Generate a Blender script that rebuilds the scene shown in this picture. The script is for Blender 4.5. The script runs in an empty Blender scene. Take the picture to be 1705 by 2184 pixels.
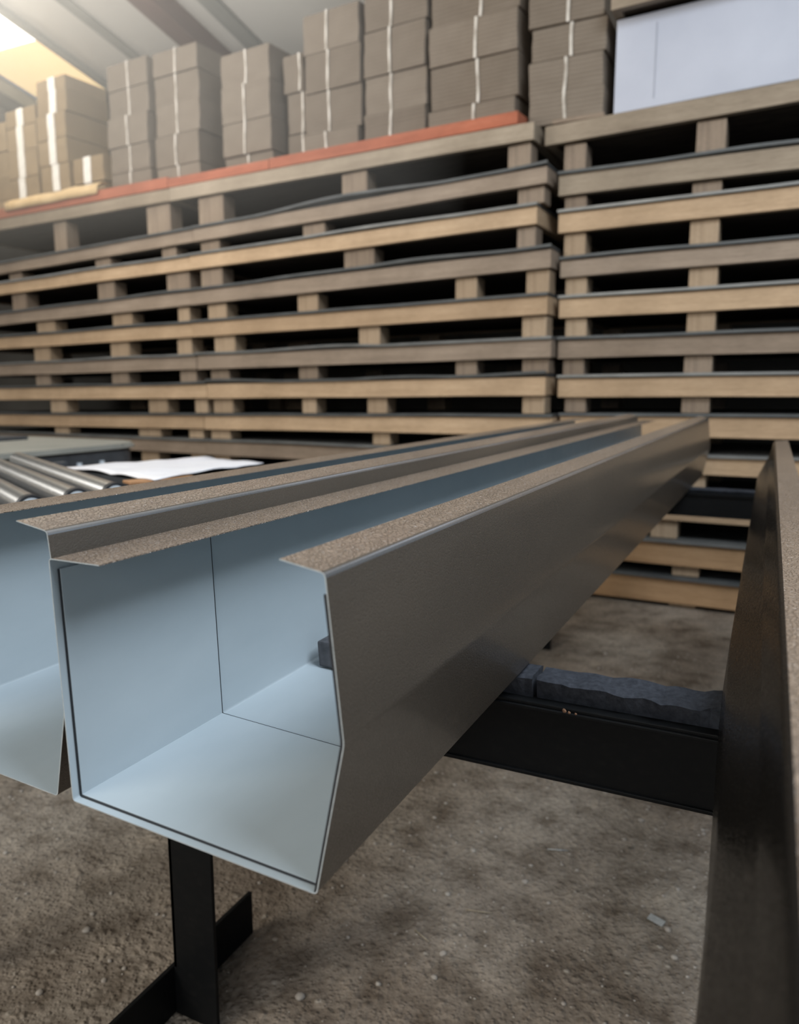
import bpy, bmesh, math, random
from mathutils import Vector, noise
random.seed(7)
C = bpy.context.scene.collection
R = math.radians

# ------------------------------------------------------------------ frame of reference
# X runs across the gutters, Y along them towards the pallet piles, Z up (metres)
W, H, F = 1705.0, 2184.0, 1650.0
PITCH, YAW = R(9.158), R(25.954)
CAM = Vector((0.967, -1.052, 1.2))

def ray(u, v):
    a = (u - W/2)/F; b = (H/2 - v)/F
    y = math.cos(PITCH) + b*math.sin(PITCH); z = -math.sin(PITCH) + b*math.cos(PITCH)
    return Vector((a*math.cos(YAW) - y*math.sin(YAW), a*math.sin(YAW) + y*math.cos(YAW), z))
def at_y(u, v, Y):
    d = ray(u, v); return CAM + d*((Y - CAM.y)/d.y)
def at_z(u, v, z):
    d = ray(u, v); return CAM + d*((z - CAM.z)/d.z)

# ------------------------------------------------------------------ materials
def mat(name, base=(.5,.5,.5), rough=.6, metal=0., spec=.5):
    m = bpy.data.materials.new(name); m.use_nodes = True
    n = m.node_tree.nodes; b = n['Principled BSDF']
    b.inputs['Base Color'].default_value = (*base, 1)
    b.inputs['Roughness'].default_value = rough
    b.inputs['Metallic'].default_value = metal
    b.inputs['Specular IOR Level'].default_value = spec
    return m
class NT:
    def __init__(s, m):
        s.t = m.node_tree; s.b = s.t.nodes['Principled BSDF']
        s.co = s.n('ShaderNodeTexCoord')
    def n(s, k, **kw):
        nd = s.t.nodes.new(k)
        for a, v in kw.items():
            if a in nd.inputs.keys(): nd.inputs[a].default_value = v
            else: setattr(nd, a, v)
        return nd
    def l(s, a, b): s.t.links.new(a, b)
    def mapped(s, scale, src='Object'):
        mp = s.n('ShaderNodeMapping'); mp.inputs['Scale'].default_value = scale
        s.l(s.co.outputs[src], mp.inputs['Vector']); return mp.outputs['Vector']
    def noise(s, vec, scale, detail=4, rough=.55):
        nd = s.n('ShaderNodeTexNoise'); nd.inputs['Scale'].default_value = scale
        nd.inputs['Detail'].default_value = detail; nd.inputs['Roughness'].default_value = rough
        s.l(vec, nd.inputs['Vector']); return nd.outputs['Fac']
    def ramp(s, fac, stops):
        r = s.n('ShaderNodeValToRGB'); e = r.color_ramp.elements
        while len(e) < len(stops): e.new(.5)
        for el, (p, c) in zip(e, stops):
            el.position = p; el.color = (*c, 1) if len(c) == 3 else c
        s.l(fac, r.inputs['Fac']); return r.outputs['Color']
    def mix(s, a, b, fac=.5, mode='MIX'):
        m = s.n('ShaderNodeMix'); m.data_type = 'RGBA'; m.blend_type = mode
        if isinstance(fac, (int, float)): m.inputs[0].default_value = fac
        else: s.l(fac, m.inputs[0])
        for v, i in ((a, 6), (b, 7)):
            if isinstance(v, tuple): m.inputs[i].default_value = (*v, 1)
            else: s.l(v, m.inputs[i])
        return m.outputs[2]
    def bump(s, h, strength=.3, dist=.01):
        bp = s.n('ShaderNodeBump'); bp.inputs['Strength'].default_value = strength
        bp.inputs['Distance'].default_value = dist
        s.l(h, bp.inputs['Height']); s.l(bp.outputs['Normal'], s.b.inputs['Normal'])
    def color(s, c): s.l(c, s.b.inputs['Base Color'])

def wood(name, c1, c2, c3, axis='X', rough=.75):
    m = mat(name, c1, rough, spec=.25); t = NT(m)
    sc = {'X': (1.2, 22, 22), 'Y': (22, 1.2, 22), 'Z': (22, 22, 2)}[axis]
    v = t.mapped(sc)
    g = t.noise(v, 1.6, 6, .65)
    big = t.noise(t.mapped((1, 1, 1)), 2.3, 3)
    fine = t.noise(t.mapped((14, 90, 90) if axis == 'X' else (90, 14, 90)), 1.5, 3, .7)
    col = t.ramp(g, [(.25, c2), (.5, c1), (.75, c3)])
    col = t.mix(col, t.ramp(big, [(.3, (.55,.53,.50)), (.7, (1,1,1))]), .55, 'MULTIPLY')
    oi = t.n('ShaderNodeObjectInfo')
    col = t.mix(col, t.ramp(oi.outputs['Random'], [(0, (.78,.76,.74)), (1, (1,1,1))]), 1., 'MULTIPLY')
    col = t.mix(col, t.ramp(fine, [(.35, (.72,.7,.68)), (.6, (1,1,1))]), .5, 'MULTIPLY')
    t.color(col); t.bump(fine, .25, .004)
    return m
M = {}
M['wood_light'] = wood('pale_softwood', (.55,.395,.255), (.45,.32,.20), (.61,.45,.30))
M['wood_brown'] = wood('aged_softwood', (.335,.265,.205), (.26,.205,.16), (.40,.32,.25))
M['wood_grey'] = wood('greyed_softwood', (.38,.315,.24), (.31,.25,.19), (.45,.375,.29))
M['block_light'] = wood('pallet_block_pale', (.44,.33,.225), (.33,.245,.165), (.50,.39,.28), 'Z')
M['block_brown'] = wood('pallet_block_brown', (.29,.225,.17), (.20,.155,.12), (.35,.28,.21), 'Z')
M['wood_red'] = wood('red_painted_board', (.50,.165,.095), (.40,.125,.075), (.56,.205,.125))
M['wood_shaded'] = wood('shaded_orange_softwood', (.47,.30,.165), (.38,.235,.125), (.53,.345,.20))  # shade at the foot of the pile put into the wood colour
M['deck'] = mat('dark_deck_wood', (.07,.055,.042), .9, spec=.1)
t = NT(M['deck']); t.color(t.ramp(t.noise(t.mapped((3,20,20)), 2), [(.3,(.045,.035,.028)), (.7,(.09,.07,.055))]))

def cardboard(name, c, dark, ply=260):
    m = mat(name, c, .85, spec=.15); t = NT(m)
    v = t.mapped((.6, .6, 1))
    w = t.n('ShaderNodeTexWave'); w.wave_type = 'BANDS'; w.bands_direction = 'Z'
    w.inputs['Scale'].default_value = ply/6.28/3; w.inputs['Distortion'].default_value = 1.2; w.inputs['Detail'].default_value = 2
    t.l(v, w.inputs['Vector'])
    col = t.ramp(w.outputs['Fac'], [(.1, tuple((a+b)/2 for a, b in zip(c, dark))), (.7, c)])
    oi = t.n('ShaderNodeObjectInfo')
    col = t.mix(col, t.ramp(oi.outputs['Random'], [(0, (.8,.79,.78)), (1, (1,1,1))]), 1., 'MULTIPLY')
    nz = t.noise(t.mapped((5,5,5)), 1.5, 4)
    col = t.mix(col, t.ramp(nz, [(.3, (.78,.76,.74)), (.7, (1,1,1))]), .6, 'MULTIPLY')
    t.color(col); t.bump(w.outputs['Fac'], .3, .004)
    return m
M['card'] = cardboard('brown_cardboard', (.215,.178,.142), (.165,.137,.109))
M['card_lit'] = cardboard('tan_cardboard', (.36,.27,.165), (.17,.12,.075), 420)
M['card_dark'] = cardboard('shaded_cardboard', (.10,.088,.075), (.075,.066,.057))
M['strap'] = mat('white_strapping', (.82,.80,.76), .5)
t = NT(M['strap']); t.color(t.ramp(t.noise(t.mapped((9,9,9)), 2), [(.3,(.66,.63,.58)), (.7,(.86,.84,.8))]))
M['twine'] = mat('pale_twine', (.55,.51,.45), .7)
t = NT(M['twine']); t.color(t.ramp(t.noise(t.mapped((20,20,6)), 2), [(.35,(.33,.29,.24)), (.6,(.62,.58,.52))]))
M['kraft'] = mat('kraft_paper', (.62,.44,.23), .75)
t = NT(M['kraft']); t.color(t.ramp(t.noise(t.mapped((4,4,4)), 2), [(.3,(.54,.37,.18)), (.7,(.68,.50,.28))]))

# brown pre-coated steel outside, pale blue-grey primer inside
def brown_steel(name, c1, c2, rough, scale=260, strength=.22, dist=.0012):
    m = mat(name, c1, rough, 0., .5); t = NT(m)
    vo = t.n('ShaderNodeTexVoronoi'); vo.feature = 'DISTANCE_TO_EDGE'; vo.inputs['Scale'].default_value = scale
    nv = t.n('ShaderNodeTexNoise'); nv.inputs['Scale'].default_value = 45; nv.inputs['Detail'].default_value = 3
    t.l(t.co.outputs['Object'], nv.inputs['Vector'])
    mx = t.mix(t.co.outputs['Object'], nv.outputs['Color'], .02)
    t.l(mx, vo.inputs['Vector'])
    edge = t.ramp(vo.outputs['Distance'], [(0, (0,0,0)), (.16, (1,1,1))])
    big = t.noise(t.mapped((2.5,.8,2.5)), 2.2, 4)
    spk = t.noise(t.mapped((1,1,1)), 420, 2)
    col = t.ramp(big, [(.3, c2), (.7, c1)])
    t.color(col)
    rr = t.ramp(spk, [(.35, (rough-.06,)*3), (.7, (rough+.10,)*3)])
    t.l(rr, t.b.inputs['Roughness'])
    t.bump(edge, strength, dist)
    t.b.inputs['Coat Weight'].default_value = .35; t.b.inputs['Coat Roughness'].default_value = .14
    return m
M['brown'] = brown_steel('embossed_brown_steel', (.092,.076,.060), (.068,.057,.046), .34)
M['brown_shaded'] = brown_steel('shaded_brown_steel', (.009,.008,.007), (.006,.0055,.005), .19)  # same brown steel, with the shade on the wall put into the colour
M['brown_shaded'].node_tree.nodes['Principled BSDF'].inputs['Coat Weight'].default_value = .0
M['brown_shaded'].node_tree.nodes['Principled BSDF'].inputs['Specular IOR Level'].default_value = .10
M['flange'] = brown_steel('crackled_brown_steel', (.275,.212,.162), (.215,.165,.127), .30, 190, .9, .002)
M['primer'] = mat('blue_grey_primer', (.32,.385,.435), .42, 0., .5)
t = NT(M['primer']); t.color(t.ramp(t.noise(t.mapped((3,1,3)), 3, 5), [(.3,(.325,.385,.425)), (.7,(.375,.435,.475))]))
t.l(t.ramp(t.noise(t.mapped((8,8,8)), 3), [(.3,(.34,)*3), (.7,(.46,)*3)]), t.b.inputs['Roughness'])
M['rim'] = mat('pale_cut_edge', (.60,.66,.69), .35, .2)
t = NT(M['rim']); t.color(t.ramp(t.noise(t.mapped((40,40,40)), 3), [(.3,(.36,.41,.44)), (.7,(.48,.53,.56))]))
M['seal'] = mat('black_sealant', (.012,.014,.018), .5)
t = NT(M['seal']); t.bump(t.noise(t.mapped((200,200,200)), 2), .2, .001)
M['rubber'] = mat('charcoal_rubber', (.05,.053,.062), .75)
t = NT(M['rubber']); t.color(t.ramp(t.noise(t.mapped((30,30,30)), 3), [(.3,(.035,.038,.045)), (.7,(.075,.078,.088))]))
M['foam'] = mat('dark_foam', (.06,.068,.085), .9, spec=.2)
t = NT(M['foam']); t.color(t.ramp(t.noise(t.mapped((40,40,40)), 3, 6), [(.3,(.022,.025,.032)), (.7,(.046,.051,.063))]))
t.bump(t.noise(t.mapped((1,1,1)), 260, 3), .35, .002)
M['steel'] = mat('black_painted_steel', (.006,.006,.0065), .5, 0., .13)
t = NT(M['steel'])
ch = t.noise(t.mapped((30,60,60)), 1.6, 6, .7)
t.color(t.ramp(ch, [(.5,(.005,.0055,.006)), (.72,(.009,.009,.009)), (.82,(.05,.038,.03))]))
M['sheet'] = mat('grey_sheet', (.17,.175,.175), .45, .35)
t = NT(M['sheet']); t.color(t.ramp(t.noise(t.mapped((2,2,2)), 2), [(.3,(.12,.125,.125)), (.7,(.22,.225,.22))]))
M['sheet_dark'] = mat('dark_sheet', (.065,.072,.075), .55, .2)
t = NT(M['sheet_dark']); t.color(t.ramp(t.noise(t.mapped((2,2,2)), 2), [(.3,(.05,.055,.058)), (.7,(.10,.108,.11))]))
M['white_wrap'] = mat('lilac_white_wrap', (.54,.56,.65), .55)
t = NT(M['white_wrap']); t.color(t.ramp(t.noise(t.mapped((1.2,1.2,1.2)), 1.6, 5), [(.3,(.385,.405,.475)), (.7,(.455,.475,.545))]))
M['white_wrap2'] = mat('shaded_white_wrap', (.40,.42,.50), .55)
t = NT(M['white_wrap2']); t.color(t.ramp(t.noise(t.mapped((1.2,1.2,1.2)), 1.6, 5), [(.3,(.28,.295,.35)), (.7,(.33,.345,.40))]))
M['paper'] = mat('white_paper', (.80,.80,.84), .7)
t = NT(M['paper']); t.color(t.ramp(t.noise(t.mapped((3,3,3)), 2), [(.3,(.72,.72,.77)), (.7,(.84,.84,.87))]))
M['chrome'] = mat('polished_chrome', (.80,.80,.79), .26, .9)
t = NT(M['chrome']); t.l(t.ramp(t.noise(t.mapped((.5,.5,.5)), 1, 1), [(.3,(.21,)*3), (.7,(.25,)*3)]), t.b.inputs['Roughness'])
M['cap'] = mat('pale_plastic_cap', (.50,.56,.62), .4)
t = NT(M['cap']); t.color(t.ramp(t.noise(t.mapped((20,20,20)), 3), [(.3,(.44,.50,.56)), (.7,(.56,.62,.67))]))
M['machine'] = mat('grey_machine_enamel', (.33,.34,.31), .5)
t = NT(M['machine']); t.color(t.ramp(t.noise(t.mapped((2,2,2)), 2), [(.3,(.29,.30,.275)), (.7,(.38,.385,.35))]))
M['machine_dark'] = mat('slate_machine_enamel', (.055,.062,.072), .5)
t = NT(M['machine_dark']); t.color(t.ramp(t.noise(t.mapped((5,5,5)), 2), [(.3,(.045,.05,.058)), (.7,(.075,.083,.094))]))
M['rust'] = mat('orange_brown_card', (.42,.22,.10), .7)
t = NT(M['rust']); t.color(t.ramp(t.noise(t.mapped((8,8,8)), 2), [(.3,(.36,.18,.08)), (.7,(.48,.27,.13))]))
M['rust_dark'] = mat('dull_rust', (.20,.10,.05), .85)
t = NT(M['rust_dark']); t.color(t.ramp(t.noise(t.mapped((300,300,300)), 2), [(.3,(.12,.06,.035)), (.7,(.27,.15,.085))]))
M['ceil'] = mat('off_white_roof_lining', (.50,.48,.44), .8)
t = NT(M['ceil']); t.color(t.ramp(t.noise(t.mapped((.6,.25,.6)), 1.5, 4), [(.3,(.58,.56,.52)), (.7,(.68,.66,.61))]))
M['rafter'] = mat('red_oxide_rafter', (.21,.125,.105), .7)
t = NT(M['rafter']); t.color(t.ramp(t.noise(t.mapped((4,1,4)), 2), [(.3,(.095,.055,.048)), (.7,(.14,.082,.07))]))
M['purlin'] = mat('grey_green_batten', (.36,.365,.335), .8)
t = NT(M['purlin']); t.color(t.ramp(t.noise(t.mapped((4,1,4)), 2), [(.3,(.24,.243,.225)), (.7,(.32,.322,.297))]))
M['wall'] = mat('grey_block_wall', (.24,.225,.20), .9)
t = NT(M['wall']); t.color(t.ramp(t.noise(t.mapped((1,1,1)), 1.5, 5), [(.3,(.06,.057,.05)), (.7,(.09,.085,.077))]))
t.bump(t.noise(t.mapped((1,1,1)), 30, 4), .2, .01)
def emit(name, col, s):
    m = mat(name, col, .5); b = m.node_tree.nodes['Principled BSDF']
    b.inputs['Emission Color'].default_value = (*col, 1); b.inputs['Emission Strength'].default_value = s
    return m
M['sky'] = emit('translucent_skylight', (1.,.97,.88), 3.2)
M['sky_warm'] = emit('amber_skylight', (.95,.70,.36), .95)
# earth and concrete floor
M['floor'] = mat('dusty_earth_floor', (.2,.17,.14), .95, spec=.12)
t = NT(M['floor'])
g1 = t.noise(t.mapped((1,1,1)), 1.1, 4); g2 = t.noise(t.mapped((1,1,1)), 9, 6, .6); g3 = t.noise(t.mapped((1,1,1)), 70, 3, .5)
def vor(scale, inp=None):
    v = t.n('ShaderNodeTexVoronoi'); v.inputs['Scale'].default_value = scale
    nz = t.n('ShaderNodeTexNoise'); nz.inputs['Scale'].default_value = scale*.8; nz.inputs['Detail'].default_value = 2
    t.l(t.co.outputs['Object'], nz.inputs['Vector'])
    t.l(t.mix(t.co.outputs['Object'], nz.outputs['Color'], .35/scale), v.inputs['Vector']); return v
v1, v2 = vor(38), vor(95)
col = t.ramp(g1, [(.30,(.172,.136,.107)), (.70,(.315,.283,.242))])
col = t.mix(col, t.ramp(g2, [(.34,(.50,.47,.44)), (.52,(.97,.97,.97)), (.70,(1.28,1.26,1.23))]), .9, 'MULTIPLY')
col = t.mix(col, t.ramp(g3, [(.32,(.66,.64,.62)), (.55,(1,1,1)), (.75,(1.22,1.21,1.19))]), .7, 'MULTIPLY')
# embedded stones: some cells paler, their centres only
for v, lo_, c_ in ((v1, .80, (.37,.335,.29)), (v2, .84, (.43,.40,.355)), (v1, .0, (.075,.064,.055))):
    sp = t.ramp(v.outputs['Distance'], [(.16,(1,1,1)), (.30,(0,0,0))])
    if lo_ > 0: se = t.ramp(v.outputs['Color'], [(lo_,(0,0,0)), (lo_+.02,(1,1,1))])
    else: se = t.ramp(v.outputs['Color'], [(.10,(1,1,1)), (.12,(0,0,0))])
    fac = t.mix(sp, se, 1., 'MULTIPLY'); fac = t.mix(fac, (.75,.75,.75), 1., 'MULTIPLY')
    col = t.mix(col, c_, fac)
t.color(col)
b1 = t.ramp(v1.outputs['Distance'], [(0,(1,1,1)), (.45,(0,0,0))]); b2 = t.ramp(v2.outputs['Distance'], [(0,(1,1,1)), (.5,(0,0,0))])
hh = t.mix(g2, g3, .25); hh = t.mix(hh, b1, .22); hh = t.mix(hh, b2, .12)
t.bump(hh, .8, .03)
M['pebble'] = mat('pale_pebble', (.36,.33,.29), .8)
t = NT(M['pebble']); oi = t.n('ShaderNodeObjectInfo')
t.color(t.mix(t.ramp(t.noise(t.mapped((9,9,9)), 3), [(.3,(.25,.22,.19)), (.7,(.42,.39,.35))]), (.3,.27,.24), .3))
M['straw'] = mat('faded_straw', (.30,.25,.18), .85)
t = NT(M['straw']); t.color(t.ramp(t.noise(t.mapped((60,60,60)), 2), [(.3,(.24,.20,.145)), (.7,(.36,.31,.23))]))
M['scrap'] = mat('grey_metal_scrap', (.42,.44,.44), .4, .4)
t = NT(M['scrap']); t.color(t.ramp(t.noise(t.mapped((60,60,60)), 3), [(.3,(.34,.36,.36)), (.7,(.5,.52,.52))]))

# ------------------------------------------------------------------ object helpers
def link(name, bm, m, parent=None, smooth=False, loc=None):
    me = bpy.data.meshes.new(name)
    bmesh.ops.recalc_face_normals(bm, faces=bm.faces[:])
    bm.to_mesh(me); bm.free()
    for x in (m if isinstance(m, (list, tuple)) else [m]): me.materials.append(x)
    o = bpy.data.objects.new(name, me); C.objects.link(o)
    if parent: o.parent = parent
    if loc: o.location = loc
    if smooth:
        for p in me.polygons: p.use_smooth = True
    return o
def empty(name, loc=(0,0,0), rz=0.):
    o = bpy.data.objects.new(name, None); C.objects.link(o)
    o.empty_display_size = .1; o.location = loc; o.rotation_euler = (0, 0, rz); return o
def tag(o, label, cat, group=None, kind=None):
    o['label'] = label; o['category'] = cat
    if group: o['group'] = group
    if kind: o['kind'] = kind
    return o
def struct(o): o['kind'] = 'structure'; return o
def box(bm, x0, x1, y0, y1, z0, z1, bev=0., mi=0):
    vs = [bm.verts.new(p) for p in ((x0,y0,z0),(x1,y0,z0),(x1,y1,z0),(x0,y1,z0),(x0,y0,z1),(x1,y0,z1),(x1,y1,z1),(x0,y1,z1))]
    fs = [bm.faces.new([vs[i] for i in q]) for q in ((3,2,1,0),(4,5,6,7),(0,1,5,4),(1,2,6,5),(2,3,7,6),(3,0,4,7))]
    for f in fs: f.material_index = mi
    if bev:
        es = list({e for f in fs for e in f.edges})
        bmesh.ops.bevel(bm, geom=es, offset=bev, segments=2, affect='EDGES', profile=.6)
def boxo(name, x0, x1, y0, y1, z0, z1, m, parent=None, bev=.004, wob=0., cuts=0, tilt=0., org=None, skew=0.):
    """a box whose origin is its own centre so object-space grain differs from piece to piece"""
    cx, cy, cz = (x0+x1)/2, (y0+y1)/2, (z0+z1)/2
    bm = bmesh.new(); box(bm, x0-cx, x1-cx, y0-cy, y1-cy, z0-cz, z1-cz, bev)
    if cuts:
        n = max(1, int((x1-x0)/cuts))
        for k in range(1, n):
            p = (x0-cx) + (x1-x0)*k/n
            bmesh.ops.bisect_plane(bm, geom=bm.verts[:]+bm.edges[:]+bm.faces[:], plane_co=(p,0,0), plane_no=(1,0,0))
    if wob:
        sd = random.random()*50
        for v in bm.verts:
            v.co.z -= .5*wob*(1+noise.noise(Vector((v.co.x*1.6+sd, 3.1, sd))))
            v.co.y += wob*.8*noise.noise(Vector((v.co.x*1.3+sd, 9.1, sd)))
    if tilt:
        for v in bm.verts: v.co.z += tilt*v.co.x
    if skew:
        for v in bm.verts: v.co.x += skew*v.co.y
    o = link(name, bm, m, parent)
    off = Vector((cx + skew*cy, cy, cz + tilt*cx))
    if org is not None: off = off - Vector(org)
    elif parent and parent.type == 'EMPTY' and parent.parent is None: off = off - parent.location
    o.location = off
    return o
class Place:
    """a pile's own axes: origin at its right (or left) front corner on the floor, turned about Z"""
    def __init__(s, px, py, deg): s.o = Vector((px, py, 0)); s.a = R(-deg)
    def ax(s): return Vector((math.cos(s.a), math.sin(s.a), 0))
    def nr(s): return Vector((-math.sin(s.a), math.cos(s.a), 0))
    def world(s, p): return s.o + s.ax()*p[0] + s.nr()*p[1] + Vector((0,0,p[2]))
    def put(s, o, p=(0,0,0)): o.location = s.world(p); o.rotation_euler.z += s.a; return o
    def hit(s, u, v, off=0.):
        d = ray(u, v); n = s.nr(); t = ((s.o + n*off - CAM).dot(n))/d.dot(n)
        q = CAM + d*t - s.o; return q.dot(s.ax()), q.z
PB, PC = Place(-.22, 3.25, 5.5), Place(-.16, 3.333, 1.4)

# ------------------------------------------------------------------ gutters
def rounded(pts, r=.0042, seg=3):
    out = [Vector(pts[0])]
    for a, b, c in zip(pts, pts[1:], pts[2:]):
        a, b, c = Vector(a), Vector(b), Vector(c)
        d1 = (a-b).normalized(); d2 = (c-b).normalized()
        p, q = b + d1*r, b + d2*r
        for k in range(seg+1):
            u = k/seg; out.append((p*(1-u)+b*u)*(1-u) + (b*(1-u)+q*u)*u)
    out.append(Vector(pts[-1])); return out
def normals(p):
    ns = []
    for i in range(len(p)):
        d = (p[min(i+1, len(p)-1)] - p[max(i-1, 0)]).normalized(); ns.append(Vector((-d.y, d.x)))
    return ns
def extrude(profile, inset, th, ys, path, m, name, parent=None, ends=0, outer=0, inner=1, sel=None, lip=None):
    """thin folded sheet: profile in (x, z); outer skin at `inset`, inner skin at inset+th"""
    p = rounded(profile); n = normals(p)
    bm = bmesh.new(); rows = []
    for y in ys:
        dx, dz = path(y)
        rows.append(([bm.verts.new((q.x+k.x*inset+dx, y, q.y+k.y*inset+dz)) for q, k in zip(p, n)],
                     [bm.verts.new((q.x+k.x*(inset+th)+dx, y, q.y+k.y*(inset+th)+dz)) for q, k in zip(p, n)]))
    def f(vs, mi):
        fc = bm.faces.new(vs); fc.material_index = mi; return fc
    N = len(p)
    for (a0, a1), (b0, b1) in zip(rows, rows[1:]):
        for i in range(N-1):
            mi = outer
            if sel: mi = sel(i, N)
            f((a0[i], b0[i], b0[i+1], a0[i+1]), mi); f((a1[i], a1[i+1], b1[i+1], b1[i]), inner)
        e_ = ends if lip is None else lip
        f((a0[0], a1[0], b1[0], b0[0]), e_); f((a0[-1], b0[-1], b1[-1], a1[-1]), e_)
    for (a0, a1), s in ((rows[0], 1), (rows[-1], -1)):
        for i in range(N-1): f((a0[i], a0[i+1], a1[i+1], a1[i]), ends)
    o = link(name, bm, m, parent, smooth=True)
    o.data.set_sharp_from_angle(angle=R(40))
    return o
PROF = [(.426,1.042), (.361,1.042), (.370,.799), (.651,.785), (.679,.923), (.664,1.060), (.622,1.067)]
def arange(a, b, n): return [a+(b-a)*i/n for i in range(n+1)]
M['bend'] = mat('highlight_bend', (.5,.5,.5), .2, .8, .9)  # pale metal colour stands in for the highlight along the bends
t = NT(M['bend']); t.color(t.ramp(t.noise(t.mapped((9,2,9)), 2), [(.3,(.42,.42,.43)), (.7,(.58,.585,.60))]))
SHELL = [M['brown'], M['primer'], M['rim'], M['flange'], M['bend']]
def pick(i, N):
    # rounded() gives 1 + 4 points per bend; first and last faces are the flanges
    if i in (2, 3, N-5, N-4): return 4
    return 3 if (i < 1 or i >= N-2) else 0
def gutter(y0, y1, dx, dz, skew, label):
    g = empty('box_gutter', (0,0,0))
    tag(g, label, 'gutter', 'brown box gutters on the trestles')
    path = lambda y: (dx + skew*(y-y0), dz)
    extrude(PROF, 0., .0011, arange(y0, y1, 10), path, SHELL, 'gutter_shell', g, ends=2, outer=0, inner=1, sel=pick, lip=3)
    return g, path
g1, path1 = gutter(-.559, 2.85, 0., 0., .003, 'brown steel box gutter in the middle, open pale blue inside with a jointing plate')
INNER = [(.3618,1.032)] + PROF[2-0:5] + [(.6648,1.044)]
INNER = [(.3614,1.030), (.370,.799), (.651,.785), (.679,.923), (.6655,1.045)]
jp = extrude(INNER, .0026, .0012, arange(-.550, -.335, 4), path1, [M['primer'], M['primer'], M['rim']], 'joint_plate', g1, ends=0, outer=0, inner=1)
jp['label'] = 'pale blue jointing plate lining the open end'
for y in (-.5512, -.3348):
    extrude(INNER, .0014, .0017, [y, y+.0013] if y < -.4 else [y, y+.0022], path1, [M['seal']], 'sealant_bead', g1, ends=0, outer=0, inner=0)
# small dark stiffening lip along the near cut, bright bent rim just in front of the joint plate
extrude([(.6515,.786), (.679,.923), (.6655,1.043)], .0013, .0024, [-.5586, -.5562], path1, [M['seal']], 'sealant_bead', g1, ends=0, outer=0, inner=0)
g2, path2 = gutter(-.548, 2.83, -.3155, .005, .002, 'brown steel box gutter on the left, cut off by the picture edge')
# rubber spacer block inside the middle gutter
rb = bmesh.new(); box(rb, -.012, .05, -.03, .03, 0, .036, .003)
for v in rb.verts:
    if v.co.z > .02: v.co.x -= .005; v.co.y += .004
tag(link('rubber_block', rb, M['rubber'], loc=(.405, -.110, .8010)), 'small charcoal rubber block inside the middle gutter', 'block')

# right-hand gutter, rolled over a little so its wall leans outwards
prof_r = [(1.034,1.003), (.987,1.000), (.974,.943), (.950,.888), (.939,.862), (.936,.818), (.934,.7885), (1.20,.7885), (1.235,.99), (1.19,1.0)]
def path_r(y):
    return (-.0087*(y+1.05), 0.)
g3 = empty('box_gutter')
tag(g3, 'brown steel gutter on the right, its glossy shade-coloured wall leaning outwards', 'gutter', 'brown box gutters on the trestles')
p_r = [M['brown_shaded'], M['primer'], M['rim'], M['flange']]
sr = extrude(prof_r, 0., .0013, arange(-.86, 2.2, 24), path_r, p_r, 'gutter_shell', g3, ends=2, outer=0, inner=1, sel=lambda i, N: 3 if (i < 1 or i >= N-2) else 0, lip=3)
for v in sr.data.vertices:
    y = v.co.y; v.co.x += .016*max(0., min(1., (-.02-y)/.5))*max(0., min(1., (.97-v.co.z)/.12))*(1 if v.co.x < 1.05 else 0)

# ------------------------------------------------------------------ trestles
def foam_pad(x0, x1, y0, y1, z0, z1, label, rag=.006):  # torn upper edge
    bm = bmesh.new(); nx, ny = max(20, int((x1-x0)/.012)), 8
    g = []
    for i in range(nx+1):
        row = []
        for j in range(ny+1):
            u, w = i/nx, j/ny
            x = x0+(x1-x0)*u; y = y0+(y1-y0)*w
            step = .5*noise.noise(Vector((round(u*9)*3.7, 1.1, 0)))
            e = rag*(noise.noise(Vector((x*28, 4, 0))) + step)
            if j == 0: y += e*1.2
            if j == ny: y += e*.8
            z = z1 + rag*.55*noise.noise(Vector((x*22, y*22, 2.))) + rag*.5*step - (.004 if j in (0, ny) else 0) - rag*.55
            row.append(bm.verts.new((x, y, z)))
        g.append(row)
    for i in range(nx):
        for j in range(ny): bm.faces.new((g[i][j], g[i+1][j], g[i+1][j+1], g[i][j+1]))
    lo = [[bm.verts.new((x0+(x1-x0)*i/nx, yy, z0)) for i in range(nx+1)] for yy in (y0+.008, y1-.008)]
    for i in range(nx):
        bm.faces.new((g[i][0], lo[0][i], lo[0][i+1], g[i+1][0]))
        bm.faces.new((g[i][ny], g[i+1][ny], lo[1][i+1], lo[1][i]))
        bm.faces.new((lo[0][i], lo[1][i], lo[1][i+1], lo[0][i+1]))
    for i in (0, nx): bm.faces.new([r for r in g[i]] + [lo[1][i], lo[0][i]])
    return tag(link('foam_pad', bm, M['foam']), label, 'foam padding')
def trestle(y, x0, x1, zb, zt, label):
    t = empty('trestle', (x0, y, 0)); tag(t, label, 'trestle', 'black steel trestles')
    def part(name, bm): return link(name, bm, M['steel'], t, loc=(-x0, -y, 0))
    bm = bmesh.new()
    box(bm, x0, x1, y, y+.006, zb, zt-.006, .0015)          # channel web facing the camera
    box(bm, x0, x1, y-.004, y+.075, zt-.006, zt, .0015)      # upper flange
    box(bm, x0, x1, y-.004, y+.075, zb-.0, zb+.006, .0015)
    part('crossbar', bm)
    bm = bmesh.new(); box(bm, x0, x1, y-.0085, y-.0035, zt-.011, zt-.0055, .0012)
    part('weld_bead', bm)
    for xp in (x0+.015, x1-.11):
        bm = bmesh.new()
        box(bm, xp, xp+.1, y-.046, y-.038, 0, zb+.01, .001)
        box(bm, xp, xp+.008, y-.046, y+.054, .1, zb+.01, .001)
        part('post', bm)
        bm = bmesh.new(); box(bm, xp-.010, xp-.001, y-.36, y+.202, 0, .1, .0015)
        part('foot', bm)
    return t
tr1 = trestle(0., -.02, 1.36, .631, .746, 'black steel trestle under the near ends of the gutters')
trestle(2.38, -.02, 1.36, .664, .764, 'black steel trestle under the far ends of the gutters')
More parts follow.
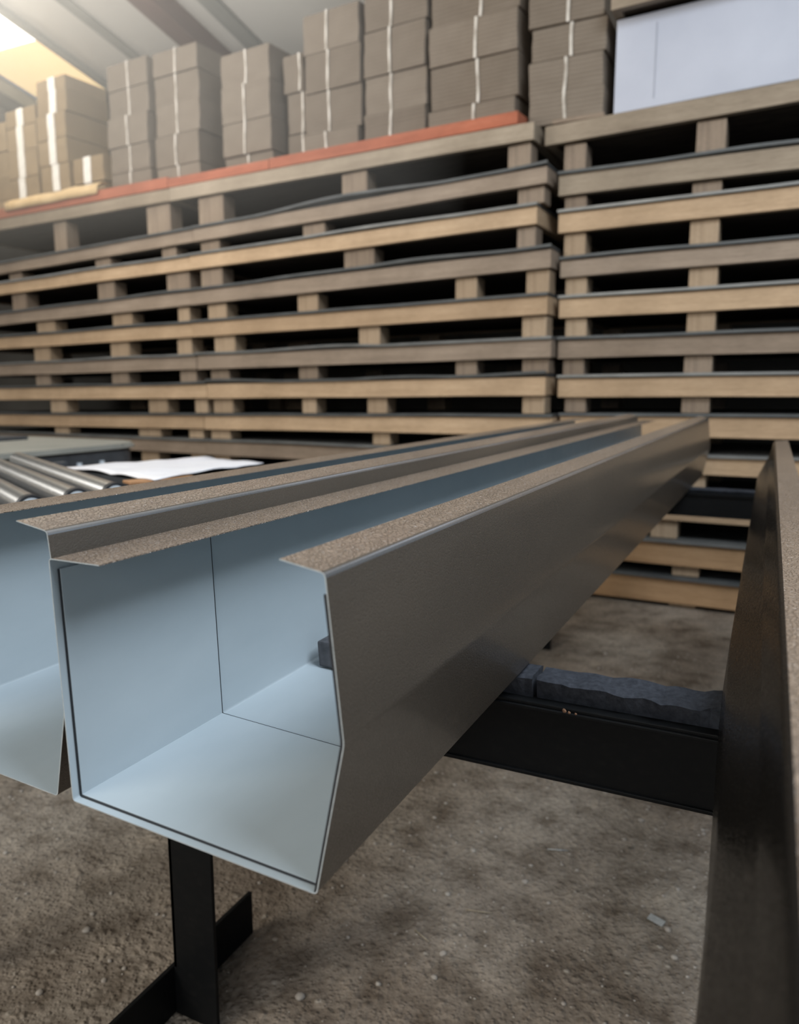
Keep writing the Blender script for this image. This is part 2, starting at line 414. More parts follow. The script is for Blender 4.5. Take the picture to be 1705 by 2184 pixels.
foam_pad(.02, .668, .006, .068, .746, .7835, 'dark foam block on the near trestle, half under the middle gutter', .006)
foam_pad(.674, .950, .008, .070, .746, .786, 'long ragged dark foam strip on the near trestle between the gutters', .016)
foam_pad(.02, .918, 2.385, 2.445, .764, .7835, 'thin dark foam strip on the far trestle', .004)

for u, v, r in ((1204, 1516, .0032), (1214, 1520, .0022), (1228, 1523, .0018)):
    p = at_y(u, v, -.0095); bm = bmesh.new(); bmesh.ops.create_icosphere(bm, subdivisions=2, radius=r)
    for w in bm.verts: w.co.y *= .35; w.co *= 1 + .4*noise.noise(w.co*300)
    link('rust_spot', bm, M['rust_dark'], tr1, True, p - tr1.location)
# ------------------------------------------------------------------ pallets
SKEW = {}
def pallet(P, x0, x1, yf, zt, bh, tl, base, tb, blocks, depth, lm, bmk, label, group):
    """coordinates in the pile's own axes; tl, tb: slight settling tilt of this level and of the one below"""
    org = ((x0+x1)/2, yf, base)
    p = empty('wooden_pallet'); P.put(p, org); tag(p, label, 'pallet', group)
    zb = zt - bh
    sk = SKEW.get(P, 0.)
    kw = dict(tilt=tl, org=org, skew=sk)
    boxo('front_board', x0, x1, yf, yf+.045, zb, zt, M[lm], p, .004, .006, .25, **kw)
    boxo('rear_board', x0, x1, yf+depth-.045, yf+depth, zb, zt, M[lm], p, .004, **kw)
    for xe in (x0, x1-.045):
        boxo('end_board', xe, xe+.045, yf+.0455, yf+depth-.0455, zb, zt, M[lm], p, .004, **kw)
    boxo('deck', x0+.046, x1-.046, yf+.0455, yf+depth-.0455, zb+.012, zt-.002, M['deck'], p, 0, **kw)
    for a, b in blocks:
        c = (a+b)/2
        for yy in (yf+.030, yf+depth-.15):
            j = random.uniform(-.006, .006)
            boxo('block', a+j, b+j, yy, yy+.13, base+.001, zb+(tl-tb)*c-.007-abs(tl-tb)*.12, M[bmk], p, .006, tilt=tb, org=org, skew=sk)
    return p
def sheet(P, x0, x1, yf, z, tl, th, depth, wave, m, label, group):
    bm = bmesh.new(); n = int((x1-x0)/.06); sd = random.random()*90
    def prof(x, y):
        k = max(0., 1 - (y-yf)/.03)
        return tl*x + wave*k*max(0., noise.noise(Vector((x*1.1+sd, .3, sd))) + .12)
    ys = [yf, yf+.012, yf+.03, yf+.3, yf+depth]
    xs = [x0+(x1-x0)*i/n for i in range(n+1)]
    sk = SKEW.get(P, 0.)
    g = [[[bm.verts.new((x + sk*y, y, d+prof(x, y))) for d in (0, th)] for y in ys] for x in xs]
    for i in range(n):
        for j in range(len(ys)-1):
            bm.faces.new((g[i][j][1], g[i+1][j][1], g[i+1][j+1][1], g[i][j+1][1]))
            bm.faces.new((g[i][j][0], g[i][j+1][0], g[i+1][j+1][0], g[i+1][j][0]))
        for j in (0, len(ys)-1):
            bm.faces.new((g[i][j][0], g[i+1][j][0], g[i+1][j][1], g[i][j][1]))
    for i in (0, n):
        for j in range(len(ys)-1): bm.faces.new((g[i][j][0], g[i][j][1], g[i][j+1][1], g[i][j+1][0]))
    o = tag(link('cover_sheet', bm, m), label, 'sheet', group); P.put(o, (0, 0, z+.001)); return o

ORD = ['topmost', 'second from the top', 'third from the top', 'fourth from the top', 'fifth from the top', 'sixth from the top',
       'seventh from the top', 'eighth from the top', 'ninth from the top', 'tenth from the top', 'eleventh from the top', 'bottom']
TONE = {'wood_light': 'pale', 'wood_brown': 'brown', 'wood_grey': 'greyish', 'wood_shaded': 'shaded orange-brown'}
DEPTH = 1.1
def pile(P, side, levels, sheetm, yo=0.):
    """levels from the top: (x0, x1, ztop, tilt, board height, wood, block wood, blocks, wave)"""
    for k, (x0, x1, zt, tl, bh, lm, bk, bl, wv) in enumerate(levels):
        low = k + 1 < len(levels); th = .016
        base = levels[k+1][2] + th if low else 0.
        tb = levels[k+1][3] if low else 0.
        hidden = side != 'right' and k > 8
        lab = f'{TONE[lm]} wooden pallet, {ORD[k] if low else "bottom one"} of the {side} pile'
        if hidden: lab = f'lower pallets of the {side} pile, behind the gutters'
        yj = yo + random.uniform(-.006, .006)
        pallet(P, x0, x1, yj, zt, bh, tl, base, tb, bl, DEPTH, lm, bk, lab, f'wooden pallets of the {side} pile')
        if k:
            lab2 = f'grey sheet lying on the {TONE[lm]} pallet {ORD[k] if low else "at the bottom"} of the {side} pile'
            if hidden: lab2 = f'grey sheets on the lower pallets of the {side} pile, behind the gutters'
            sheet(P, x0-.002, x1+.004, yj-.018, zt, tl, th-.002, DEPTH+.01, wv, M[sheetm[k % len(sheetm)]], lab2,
                  f'grey sheets between pallets of the {side} pile')
# right pile (x from its left front corner)
SKEW[PB] = -.085
CL = []
cz = [(2.605,.030,.097,'wood_grey','block_brown'), (2.340,0.,.106,'wood_grey','block_brown'), (2.142,.012,.102,'wood_light','block_light'), (1.894,.015,.090,'wood_brown','block_light'),
      (1.686,.010,.102,'wood_light','block_light'), (1.459,.010,.098,'wood_brown','block_brown'), (1.250,.008,.103,'wood_light','block_brown'), (1.041,.008,.106,'wood_light','block_light'),
      (.828,.006,.090,'wood_light','block_light'), (.584,.004,.100,'wood_light','block_light'), (.360,.004,.122,'wood_shaded','block_light'), (.158,.002,.132,'wood_shaded','block_light')]
cl = [-.125,-.04,-.035,-.018,-.018,-.016,-.010,.009,.01,.01,.01,.01]
for k, (z, tl, bh, lm, bk) in enumerate(cz):
    a = cl[k]; q = .12 if k == 9 else 0
    bl = [(a+(.10 if k == 0 else .03), a+(.22 if k == 0 else .15))] + [(x-q, y-q) for x, y in ((.655,.795), (1.43,1.56), (2.05,2.18))]
    CL.append((a, 2.22, z, tl, bh, lm, bk, bl, [0,.03,.01,.01,.008,.008,.006,.004,.004,.006,.006,.004][k]))
pile(PC, 'right', CL, ['sheet', 'sheet_dark'])
# middle and left piles share one front line
bz = [(2.615,-.004,.090,'wood_grey'), (2.378,.022,.086,'wood_brown'), (2.180,.016,.093,'wood_light'), (1.947,.020,.098,'wood_brown'), (1.700,.012,.100,'wood_light'),
      (1.464,.0125,.098,'wood_brown'), (1.260,.0135,.104,'wood_light'), (1.034,.015,.100,'wood_light'), (.825,.008,.098,'wood_brown'), (.60,.004,.1,'wood_light'), (.38,.002,.1,'wood_brown'), (.165,0.,.1,'wood_light')]
be = [-.105,-.023,-.076,.013,0.,.028,0.,.047,.03,.03,.03,.03]
bs = [-2.916,-2.694,-2.736,-2.751,-2.746,-2.708,-2.622,-2.664,-2.66,-2.66,-2.66,-2.66]
bb = [[(-2.65,-2.41),(-1.4,-1.21),(-.26,-.125)], [(-2.64,-2.46),(-1.72,-1.54),(-.20,-.045)], [(-2.66,-2.45),(-1.38,-1.15),(-.20,-.09)],
      [(-2.6,-2.42),(-1.77,-1.60),(-.58,-.44),(-.14,-.005)], [(-2.55,-2.35),(-1.28,-1.12),(-.16,-.015)], [(-2.59,-2.41),(-1.77,-1.61),(-.58,-.44),(-.15,.01)],
      [(-2.58,-2.39),(-1.75,-1.63),(-1.22,-1.07),(-.15,-.015)], [(-2.62,-2.43),(-1.18,-1.05),(-.15,.03)]] + [[(-2.6,-2.44),(-1.4,-1.25),(-.15,.01)]]*4
BKB = ['block_brown','block_brown','block_brown','block_light','block_light','block_brown','block_light','block_light'] + ['block_light']*4
wB = [0, .045, .02, .035, .012, .04, .03, .012, .01, .01, .01, .01]
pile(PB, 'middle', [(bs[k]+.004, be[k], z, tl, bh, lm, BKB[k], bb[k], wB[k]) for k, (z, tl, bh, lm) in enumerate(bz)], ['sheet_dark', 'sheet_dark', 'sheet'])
ab = [[(-4.32,-4.16),(-3.2,-2.95)], [(-4.98,-4.8),(-3.82,-3.64),(-3.06,-2.91)], [(-4.97,-4.77),(-3.81,-3.61),(-3.02,-2.78)], [(-4.65,-4.40),(-3.66,-3.43),(-2.92,-2.80)],
      [(-4.72,-4.5),(-3.7,-3.48),(-2.94,-2.79)], [(-4.7,-4.5),(-3.7,-3.5),(-2.92,-2.75)], [(-4.54,-4.32),(-3.29,-3.08),(-2.78,-2.65)], [(-4.49,-4.30),(-3.42,-3.17),(-2.85,-2.70)]] + [[(-4.4,-4.2),(-3.4,-3.2),(-2.85,-2.70)]]*4
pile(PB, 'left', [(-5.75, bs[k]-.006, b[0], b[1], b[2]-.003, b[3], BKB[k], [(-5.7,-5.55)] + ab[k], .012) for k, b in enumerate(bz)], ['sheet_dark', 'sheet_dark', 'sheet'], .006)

# red painted boards lying on the top pallets
ZT, TT = bz[0][0], bz[0][1]
for x0, x1, h, lab in ((-1.97, -.205, .070, 'orange-red painted board along the top of the middle pallet pile'),
                       (-2.93, -1.975, .066, 'short red painted board between the two longer red boards'),
                       (-5.7, -2.935, .080, 'dull red painted board along the top of the left pallet pile')):
    b = boxo('red_board', x0, x1, .004, .15, ZT+.003, ZT+h, M['wood_red'], None, .004, tilt=TT)
    PB.put(b, b.location.copy()); tag(b, lab, 'board')

# ------------------------------------------------------------------ bundles of flat cardboard
def bundle(P, x0, x1, y0, y1, z0, z1, m, sm, sw, sx, label, group):
    e = empty('cardboard_bundle'); P.put(e, ((x0+x1)/2, y0, z0)); tag(e, label, 'cardboard', group)
    e.rotation_euler.z += random.uniform(-.015, .015)
    bm = bmesh.new(); nz = 6
    w, d, h = x1-x0, y1-y0, z1-z0-.002
    sd = random.random()*99
    box(bm, -w/2, w/2, 0, d, 0, h, .008)
    for k in range(1, nz):
        bmesh.ops.bisect_plane(bm, geom=bm.verts[:]+bm.edges[:]+bm.faces[:], plane_co=(0,0,h*k/nz), plane_no=(0,0,1))
    for v in bm.verts:
        q = Vector((sd, v.co.z*14, sd*.3))
        v.co.x += .008*noise.noise(q); v.co.y += .006*noise.noise(q+Vector((7,0,0)))
    link('card_stack', bm, m, e)
    bm = bmesh.new(); n = 8; fr = []
    for k in range(n+1):
        zz = h*k/n; xx = sx*w + .012*noise.noise(Vector((sd, zz*5, 1.)))
        fr.append([bm.verts.new((xx-sw/2, -.0075, zz)), bm.verts.new((xx+sw/2, -.0075, zz)), bm.verts.new((xx+sw/2, .004, zz)), bm.verts.new((xx-sw/2, .004, zz))])
    for a, b in zip(fr, fr[1:]):
        for i in range(4): bm.faces.new((a[i], a[(i+1)%4], b[(i+1)%4], b[i]))
    bm.faces.new(fr[0]); bm.faces.new(fr[-1])
    link('strap', bm, sm, e)
    return e
PL = ['bottom', 'second up', 'third up', 'fourth up', 'fifth up', 'sixth up', 'seventh up']
def column(P, u0, u1, zb, heights, kind, desc, yd=.17, sx=0., dep=.42):
    a = P.hit(u0, 200, yd)[0]; b = P.hit(u1, 200, yd)[0]; z = zb
    for k, h in enumerate(heights):
        j = random.uniform(-.012, .012)
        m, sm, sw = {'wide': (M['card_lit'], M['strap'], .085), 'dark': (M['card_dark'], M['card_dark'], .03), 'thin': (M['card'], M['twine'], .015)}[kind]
        st = {'wide': 'strapped', 'dark': 'shaded', 'thin': 'twine-tied'}[kind]
        bundle(P, a+j, b+j, yd+random.uniform(-.012,.012), yd+dep, z, z+h, m, sm, sw, sx+random.uniform(-.03,.03),
               f'{st} cardboard bundle, {PL[k]} in {desc}', 'cardboard bundles on the pallet piles')
        z += h
zA, zB = ZT+.023, ZT+.013
column(PB, -75, 6, zA, [.2,.19,.22,.24], 'wide', 'the column cut by the left picture edge')
column(PB, 10, 73, zA, [.18,.17,.22,.2,.14], 'wide', 'the tan column nearest the left edge', sx=-.03)
column(PB, 76, 138, zA, [.19,.21,.2,.2,.18,.1], 'wide', 'the tan column beside the dark bundles', sx=.05)
column(PB, 147, 212, zA, [.2,.2], 'wide', 'the short tan column', sx=-.02)
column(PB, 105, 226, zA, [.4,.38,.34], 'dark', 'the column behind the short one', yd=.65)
column(PB, 228, 313, zA, [.22,.19,.22,.2,.19], 'thin', 'the column right of the short tan one', sx=.02)
column(PB, 331, 424, zA, [.19,.22,.22,.2,.17], 'thin', 'the column left of the rafter end', sx=.0)
column(PB, 437, 470, zB, [.5,.4], 'dark', 'the shade filler added in the gap below the rafter end', yd=.63, dep=.3)  # dark bundles added behind to make the gap look shaded
column(PB, 474, 578, zB, [.18,.22,.24,.22], 'thin', 'the column right of the rafter end', sx=.0)
column(PB, 610, 652, zB, [.28,.26,.24], 'thin', 'the narrow set-back column', yd=.26, sx=.3)
column(PB, 648, 766, zB, [.22,.25,.24,.24], 'thin', 'the column right of the narrow set-back one', sx=-.08)
column(PB, 776, 906, zB, [.26,.22,.26,.24,.2], 'thin', 'the wide column left of the long seam', sx=-.05)
column(PB, 919, 1104, zB, [.2,.24,.22,.22,.2], 'thin', 'the widest column, ending the red boards', sx=.05)
zC = cz[0][0]
column(PC, 1128, 1286, zC+.016, [.17,.17,.17,.18,.17], 'thin', 'the column beside the white wrapped pack', sx=.02, yd=.06)
o = boxo('lath', -.09, .19, .008, .035, zC+.006, zC+.028, M['wood_brown'], None, .003); PC.put(o, o.location.copy()); tag(o, 'thin dark wooden lath in front of the bundles on the right pile', 'lath')

# kraft paper flap lying on the ledge
kf = bmesh.new(); n = 14; rows = []
ka, kb = PB.hit(10, 440, .0)[0], PB.hit(207, 395, .0)[0]
for i in range(n+1):
    u = i/n; x = ka + (kb-ka)*u
    zl = ZT + TT*x + .082
    top = .055 + .016*noise.noise(Vector((u*5, 1, 1)))
    rows.append([kf.verts.new((x, .13, zl+.016+top)), kf.verts.new((x, .06, zl+.014+top)), kf.verts.new((x+.01, -.004, zl+.010+.4*top)), kf.verts.new((x+.012, -.012, zl-.052+.4*top))])
for a, b in zip(rows, rows[1:]):
    for i in range(3): kf.faces.new((a[i], b[i], b[i+1], a[i+1]))
kfo = link('kraft_paper', kf, M['kraft'], smooth=True); sm_ = kfo.modifiers.new('thickness', 'SOLIDIFY'); sm_.thickness = .004; sm_.offset = 1
PB.put(kfo, (0,0,0)); tag(kfo, 'folded tan kraft paper lying on the red board under the strapped bundles', 'paper')

# white wrapped pack on the right pile with a batten frame above
TC = cz[0][1]
wx0 = PC.hit(1309, 238, .06)[0]
wp = empty('wrapped_pack'); worg = (wx0, .06, zC); PC.put(wp, worg); tag(wp, 'large flat pack in lilac-white wrap on top of the right pile', 'pack')
boxo('wrap', wx0, 2.16, .06, .9, zC+.016, zC+.475, M['white_wrap'], wp, .006, tilt=TC, org=worg)
xs = PC.hit(1400, 100, .06)[0]
boxo('wrap_seam', xs-.003, xs+.003, .0575, .062, zC+.06, zC+.42, M['white_wrap2'], wp, 0, tilt=TC, org=worg)
boxo('base_liner', wx0+.004, 2.16, .052, .9, zC+.004, zC+.016, M['sheet_dark'], wp, 0, tilt=TC, org=worg)
pallet(PC, wx0-.01, 2.2, -.05, zC+.484+.09, .09, TC, zC+.484, TC, [], .95, 'wood_grey', 'block_brown', 'greyish pallet frame lying on the white wrapped pack', 'wooden pallets of the right pile')

# ------------------------------------------------------------------ machine table, roller conveyor, papers
mt = empty('machine_table', (-2.7, 1.4, 0)); tag(mt, 'grey machine table with a rounded corner behind the rollers', 'machine')
def slab(name, x0, x1, y0, y1, z0, z1, r, m, parent, seg=8):
    bm = bmesh.new(); pts = []
    for cx, cy, a0 in ((x1-r, y1-r, 0), (x0+.02, y1-.02, 90), (x0+.02, y0+.02, 180), (x1-r, y0+r, 270)):
        rr = r if cx == x1-r else .02
        for k in range(seg+1):
            a = R(a0 + 90*k/seg); pts.append((cx+rr*math.cos(a), cy+rr*math.sin(a)))
    lo = [bm.verts.new((x, y, z0)) for x, y in pts]; hi = [bm.verts.new((x, y, z1)) for x, y in pts]
    bm.faces.new(lo[::-1]); ft = bm.faces.new(hi)
    for i in range(len(pts)):
        j = (i+1) % len(pts); bm.faces.new((lo[i], lo[j], hi[j], hi[i]))
    bmesh.ops.bevel(bm, geom=list(ft.edges), offset=.012, segments=3, affect='EDGES')
    o = link(name, bm, m, parent)
    if parent: o.location = -parent.location
    return o
slab('table_top', -3.6, -2.04, .6, 2.1, .892, .915, .22, M['machine'], mt)
slab('apron', -3.55, -2.06, .65, 2.07, .775, .892, .19, M['machine_dark'], mt)
boxo('guide_strip', -3.3, -2.75, 1.0, 1.9, .915, .935, M['machine_dark'], mt, .004)
for x, y in ((-3.4,.8), (-3.4,1.8), (-2.25,.8), (-2.25,1.8)):
    boxo('leg', x-.04, x+.04, y-.04, y+.04, 0, .776, M['machine_dark'], mt, .004)
for x, y in ((-2.053, 1.62), (-2.053, 1.76)):
    bm = bmesh.new(); bmesh.ops.create_cone(bm, cap_ends=True, segments=16, radius1=.016, radius2=.012, depth=.05)
    link('knob', bm, M['cap'], mt, True, Vector((x, y, .815)) - mt.location)

rd = Vector((-.889, .457, 0)); RL = 1.15; RAD = .0285; RZ = .938; XE = -.490
from mathutils import Matrix
cv = empty('roller_conveyor', (-1.0, .7, 0)); tag(cv, 'roller conveyor of chrome rollers beyond the left gutter', 'conveyor')
ang = math.atan2(rd.y, rd.x)
def cyl(name, r, t0, t1, m, par, seg=32):
    bm = bmesh.new(); bmesh.ops.create_cone(bm, cap_ends=True, segments=seg, radius1=r, radius2=r, depth=t1-t0)
    bmesh.ops.rotate(bm, verts=bm.verts[:], matrix=Matrix.Rotation(R(90), 3, 'Y'))
    bmesh.ops.rotate(bm, verts=bm.verts[:], matrix=Matrix.Rotation(ang, 3, 'Z'))
    o = link(name, bm, m, par, True); o.data.set_sharp_from_angle(angle=R(40)); return o
for y in (-.145, -.02, .100, .225, .342):
    c = Vector((XE, y, RZ)) + rd*RL/2
    ro = cyl('roller', RAD, -RL/2, RL/2, M['chrome'], cv); ro.location = c - cv.location
    e = cyl('end_ring', RAD+.0015, -.012, .012, M['seal'], ro); e.location = -rd*(RL/2-.010)
    q = cyl('end_cap', RAD-.005, -.004, .004, M['cap'], ro); q.location = -rd*(RL/2+.004)
boxo('side_rail', XE-.01, XE+.02, -.3, .95, .84, .912, M['machine_dark'], cv, .004)
boxo('side_rail', -1.56, -1.53, .1, 1.1, .84, .912, M['machine_dark'], cv, .004)
boxo('bed_plate', -1.53, XE-.011, -.1, .60, .88, .89, M['machine_dark'], cv, 0)
boxo('bed_plate', -1.53, XE-.011, .605, 1.08, .88, .89, M['machine_dark'], cv, 0)
for x, y in ((XE+.005,-.2), (XE+.005,.9), (-1.545,.2), (-1.545,1.05)):
    boxo('leg', x-.02, x+.02, y-.02, y+.02, 0, .84, M['machine_dark'], cv, .003)
# papers
pp = bmesh.new(); nx, ny = 26, 14
corner = [at_z(128, 996, .945), at_z(432, 975, .945), at_z(562, 990, .945), at_z(330, 1026, .945)]
cen = sum(corner, Vector())/4
sb = bmesh.new(); qs = [cen + (c-cen)*.94 for c in corner]
lo = [sb.verts.new((c.x, c.y, .89)) for c in qs]; hi = [sb.verts.new((c.x, c.y, .9365)) for c in qs]
sb.faces.new(lo[::-1]); sb.faces.new(hi)
for i in range(4): sb.faces.new((lo[i], lo[(i+1)%4], hi[(i+1)%4], hi[i]))
link('support_board', sb, M['machine_dark'], cv).location = -cv.location
gr = []
for i in range(nx+1):
    row = []
    for j in range(ny+1):
        u, w = i/nx, j/ny
        p = corner[0]*(1-u)*(1-w) + corner[1]*(1-u)*w*1. + corner[2]*u*w + corner[3]*u*(1-w)
        z = .940 + .013*abs(noise.noise(Vector((u*3, w*4, .5)))) + .006*u
        row.append(pp.verts.new((p.x, p.y, z)))
    gr.append(row)
for i in range(nx):
    for j in range(ny): pp.faces.new((gr[i][j], gr[i+1][j], gr[i+1][j+1], gr[i][j+1]))
po = link('paper_sheet', pp, M['paper'], smooth=True); s_ = po.modifiers.new('thickness', 'SOLIDIFY'); s_.thickness = .003; s_.offset = 1
tag(po, 'crumpled white paper sheet lying on the roller conveyor', 'paper')
cb = at_z(345, 1024, .941)
cbm = bmesh.new(); box(cbm, -.10, .10, -.03, .03, 0, .008, .002)
cbo = link('cardboard_scrap', cbm, M['rust'], loc=(cb.x, cb.y, .9375)); cbo.rotation_euler.z = 1.1
tag(cbo, 'small orange-brown cardboard scrap sticking out under the white paper', 'cardboard')

# ------------------------------------------------------------------ floor debris
fl = bmesh.new(); n = 60
bmesh.ops.create_grid(fl, x_segments=90, y_segments=90, size=7.5)
for v in fl.verts:
    v.co.x -= 1.5; v.co.y += .5
    if abs(v.co.x-.5) < 4 and abs(v.co.y-1) < 3: v.co.z += .0
struct(link('floor', fl, M['floor'], smooth=True))
def pebble(x, y, r, name='pebble'):
    bm = bmesh.new(); bmesh.ops.create_icosphere(bm, subdivisions=2, radius=r)
    sd = random.random()*60
    for v in bm.verts:
        v.co *= 1 + .35*noise.noise(v.co/r*1.1 + Vector((sd,0,0)))
        v.co.z = max(v.co.z*.62, -r*.3)
    o = link(name, bm, M['pebble'], smooth=True); o.location = (x, y, r*.26); o.rotation_euler.z = random.random()*6; return o
for (u, v, r, lab) in ((85, 2118, .008, 'grey pebble on the floor left of the trestle foot'), (222, 2092, .006, 'pale pebble near the trestle foot, leftmost of two'),
                       (265, 2066, .005, 'pale pebble near the trestle foot, nearer the post'), (945, 2035, .008, 'pale pebble on the floor in the lower middle'),
                       (1010, 1815, .008, 'whitish pebble below the crossbar'), (1425, 1985, .008, 'pinkish pebble beside the grey scrap'),
                       (1445, 1898, .006, 'light pebble near the right gutter'), (185, 1985, .009, 'tan pebble on the floor at lower left'),
                       (1120, 1882, .008, 'dark stone in the middle of the bright floor'), (640, 2128, .010, 'rounded stone at the bottom of the picture')):
    p = at_z(u, v, 0); tag(pebble(p.x, p.y, r), lab, 'pebble')
gb = bmesh.new()
for k in range(1500):
    x, y = random.uniform(-1.4, 1.6), random.uniform(-.5, 2.6)
    if -.06 < x < .16 and -.42 < y < .25 or abs(x+.49) < .08 or x > 1.19 or (y > 1.95 and -.06 < x < .16): continue
    r = abs(random.gauss(0, .0026)) + .0013
    m0 = bmesh.ops.create_icosphere(gb, subdivisions=1, radius=r)
    for v in m0['verts']:
        v.co.z = v.co.z*.6 + r*.3; v.co.x = v.co.x*random.uniform(.8,1.5) + x; v.co.y += y
go = link('gravel_grit', gb, M['pebble'], smooth=True); tag(go, 'scattered fine grit on the earth floor', 'gravel', kind='stuff')
p = at_z(1400, 1966, 0)
bm = bmesh.new(); box(bm, -.018, .018, -.010, .010, 0, .003, .0006)
for v in bm.verts: v.co.z += .12*abs(v.co.x)*0
o = link('metal_scrap', bm, M['scrap'], loc=(p.x, p.y, .003)); o.rotation_euler = (.05, .08, -.3)
tag(o, 'small grey metal offcut lying on the floor at lower right', 'offcut')
def straw(u0, v0, u1, v1, m, label, name='wire_piece', r=.0016):
    a, b = at_z(u0, v0, 0), at_z(u1, v1, 0); d = b-a
    bm = bmesh.new(); bmesh.ops.create_cone(bm, cap_ends=True, segments=8, radius1=r, radius2=r*.7, depth=d.length)
    bmesh.ops.rotate(bm, verts=bm.verts[:], matrix=__import__('mathutils').Matrix.Rotation(R(90), 3, 'Y'))
    for v in bm.verts: v.co.z += .004*(v.co.x/d.length)**2
    o = link(name, bm, m, smooth=True); o.location = (a+b)/2 + Vector((0,0,r)); o.rotation_euler.z = math.atan2(d.y, d.x)
    return tag(o, label, 'wire' if name == 'wire_piece' else 'straw')
straw(1168, 1813, 1212, 1816, M['scrap'], 'thin shiny wire piece on the floor below the crossbar')
straw(995, 1942, 1050, 1950, M['straw'], 'pale straw stem lying on the floor in the lower middle', 'straw_stem')
straw(885, 1985, 915, 2010, M['straw'], 'short curled straw on the floor left of the pale pebble', 'straw_stem')

# ------------------------------------------------------------------ building shell
def quad(name, pts, m):
    bm = bmesh.new(); bm.faces.new([bm.verts.new(p) for p in pts]); return link(name, bm, m)
YW = 5.3
k_ = .2
def rz(y): return 3.93 + k_*(4.6-y)
struct(quad('wall_back', [(-9,YW,0),(6,YW,0),(6,YW,rz(YW)),(-9,YW,rz(YW))], M['wall']))
struct(quad('wall_left', [(-9,-7,0),(-9,YW,0),(-9,YW,rz(YW)),(-9,-7,rz(-7))], M['wall']))
# skylight bay between two roof lines
sa = at_y(0, 22, 4.6); 
def on_roof(u, v, off=0.):
    d = ray(u, v); # z = 3.93+off + k(4.6-y)
    t = (3.93 + off + k_*4.6 - CAM.z - k_*CAM.y)/(d.z + k_*d.y); return CAM + d*t
x_r = (on_roof(0,22).x + on_roof(190,150).x)/2; x_l = (on_roof(0,165).x + on_roof(55,195).x)/2
YS = -7.
def strip(name, xa, xb, ya, yb, m, off=0.):
    return quad(name, [(xa,ya,rz(ya)+off),(xb,ya,rz(ya)+off),(xb,yb,rz(yb)+off),(xa,yb,rz(yb)+off)], m)
XR0, XR1 = x_l, x_r
struct(strip('ceiling', XR1, 6, YS, YW, M['ceil']))
struct(strip('ceiling', -9, XR0, YS, YW, M['ceil']))
yk = 3.95
struct(strip('window_1', XR0, XR1, 1.5, yk, M['sky'], .02)); struct(strip('window_2', XR0, XR1, yk, YW, M['sky_warm'], .02))
struct(strip('ceiling', XR0, XR1, YS, 1.5, M['ceil']))
def beam(name, xa, xb, dep, m, ya=-3., yb=YW-.02):
    bm = bmesh.new(); vs = []
    for y in (ya, yb):
        z = rz(y)
        vs.append([bm.verts.new((x, y, zz)) for x, zz in ((xa, z-.005), (xb, z-.005), (xb, z-dep), (xa, z-dep))])
    for i in range(4): bm.faces.new((vs[0][i], vs[0][(i+1)%4], vs[1][(i+1)%4], vs[1][i]))
    bm.faces.new(vs[0]); bm.faces.new(vs[1])
    return struct(link(name, bm, m))
xra = (on_roof(300,0).x + on_roof(455,135).x)/2 + .17
beam('trim_1', xra-.09, xra+.09, .16, M['rafter'])
beam('trim_2', xra+.28, xra+.42, .035, M['purlin'])
beam('trim_3', XR1-.0, XR1+.07, .05, M['purlin'])
beam('trim_4', XR0-.30, XR0-.02, .12, M['purlin'])
beam('trim_5', XR1+.55, XR1+.66, .02, M['purlin'])
beam('trim_6', xra+2.1, xra+2.3, .16, M['rafter'])

# scatter volume added to imitate veiling glare under the skylight
hz = bpy.data.materials.new('glare_haze'); hz.use_nodes = True
hz.node_tree.nodes.remove(hz.node_tree.nodes['Principled BSDF'])
pv = hz.node_tree.nodes.new('ShaderNodeVolumeScatter'); pv.inputs['Density'].default_value = .11; pv.inputs['Anisotropy'].default_value = .2
pv.inputs['Color'].default_value = (.95,.93,.88,1)
hz.node_tree.links.new(pv.outputs['Volume'], hz.node_tree.nodes['Material Output'].inputs['Volume'])
hb = bmesh.new()
hp = [(-6.3, 1.3), (-.7, 1.3), (-.7, 3.24), (-6.3, 3.74)]
lo = [hb.verts.new((x, y, 2.15)) for x, y in hp]; hi = [hb.verts.new((x, y, 3.86)) for x, y in hp]
hb.faces.new(lo[::-1]); hb.faces.new(hi)
for q in range(4): hb.faces.new((lo[q], lo[(q+1)%4], hi[(q+1)%4], hi[q]))
tag(link('haze', hb, hz), 'pale haze imitating glare below the skylight', 'haze', kind='stuff')
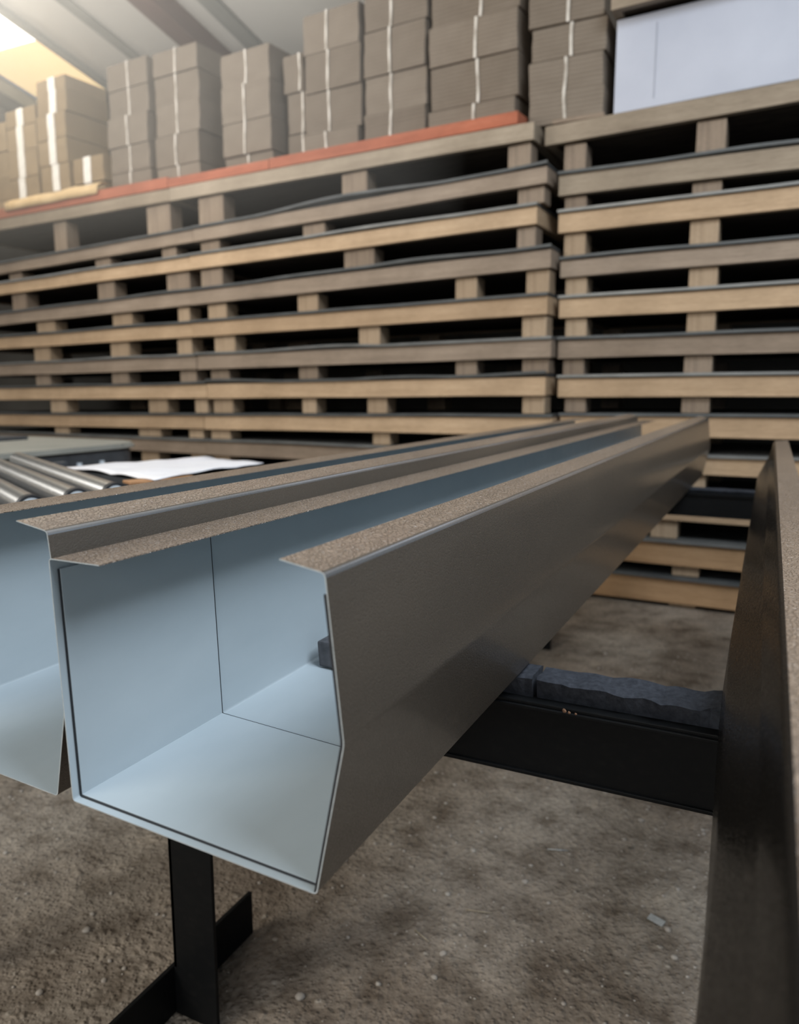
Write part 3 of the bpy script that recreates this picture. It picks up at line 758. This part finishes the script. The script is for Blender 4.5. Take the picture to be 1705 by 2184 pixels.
# ------------------------------------------------------------------ light
wd = bpy.data.worlds.new('World'); bpy.context.scene.world = wd; wd.use_nodes = True
bg = wd.node_tree.nodes['Background']; bg.inputs['Color'].default_value = (.62,.80,1.0,1); bg.inputs['Strength'].default_value = .24
def area(name, loc, target, size, size_y, power, col):
    l = bpy.data.lights.new(name, 'AREA'); l.shape = 'RECTANGLE'; l.size = size; l.size_y = size_y; l.energy = power; l.color = col
    o = bpy.data.objects.new(name, l); C.objects.link(o); o.location = loc
    o.rotation_euler = (Vector(target)-Vector(loc)).to_track_quat('-Z', 'Y').to_euler(); return o
area('bay_light', (2.5, -.2, 4.4), (.5, .5, .6), 2.0, 2.0, 235, (.84,.92,1.))
area('door_light', (-2.4, -4.6, 3.6), (.2, .2, .9), 2.6, 2.2, 215, (1.,.92,.79))
area('rear_light', (.6, -6.0, 2.6), (-.6, 2.5, 1.6), 4.5, 2.5, 135, (1.,.98,.95))
area('side_fill_light', (-8.4, .6, 3.1), (-1., .6, 1.2), 3.2, 1.8, 80, (1.,.97,.92))  # unseen lamp added at the left for the roller highlights
area('skylight_glow', (-5.2, 3.0, 3.95), (-4.0, 3.4, 2.9), 1., 1., 17, (1.,.86,.64))
area('ceiling_fill', (-3.0, 1.6, 3.3), (-2.2, 4.4, 4.3), 1.8, 1.0, 85, (1.,.96,.90))  # unseen upward lamp added to brighten the ceiling

# ------------------------------------------------------------------ camera
cd = bpy.data.cameras.new('Camera'); co = bpy.data.objects.new('Camera', cd); C.objects.link(co)
cd.sensor_fit = 'VERTICAL'; cd.sensor_height = 36; cd.sensor_width = 36*W/H; cd.lens = F/H*36
co.location = CAM; co.rotation_euler = (R(90)-PITCH, 0, YAW)
cd.clip_start = .01; cd.dof.use_dof = True; cd.dof.focus_distance = .95; cd.dof.aperture_fstop = 4.5
sc = bpy.context.scene; sc.camera = co
sc.view_settings.view_transform = 'Standard'; sc.view_settings.look = 'None'
sc.view_settings.exposure = -.12
sc.cycles.use_adaptive_sampling = True; sc.cycles.adaptive_threshold = .03; sc.cycles.adaptive_min_samples = 16
sc.cycles.max_bounces = 6; sc.cycles.diffuse_bounces = 3; sc.cycles.glossy_bounces = 3; sc.cycles.transmission_bounces = 2
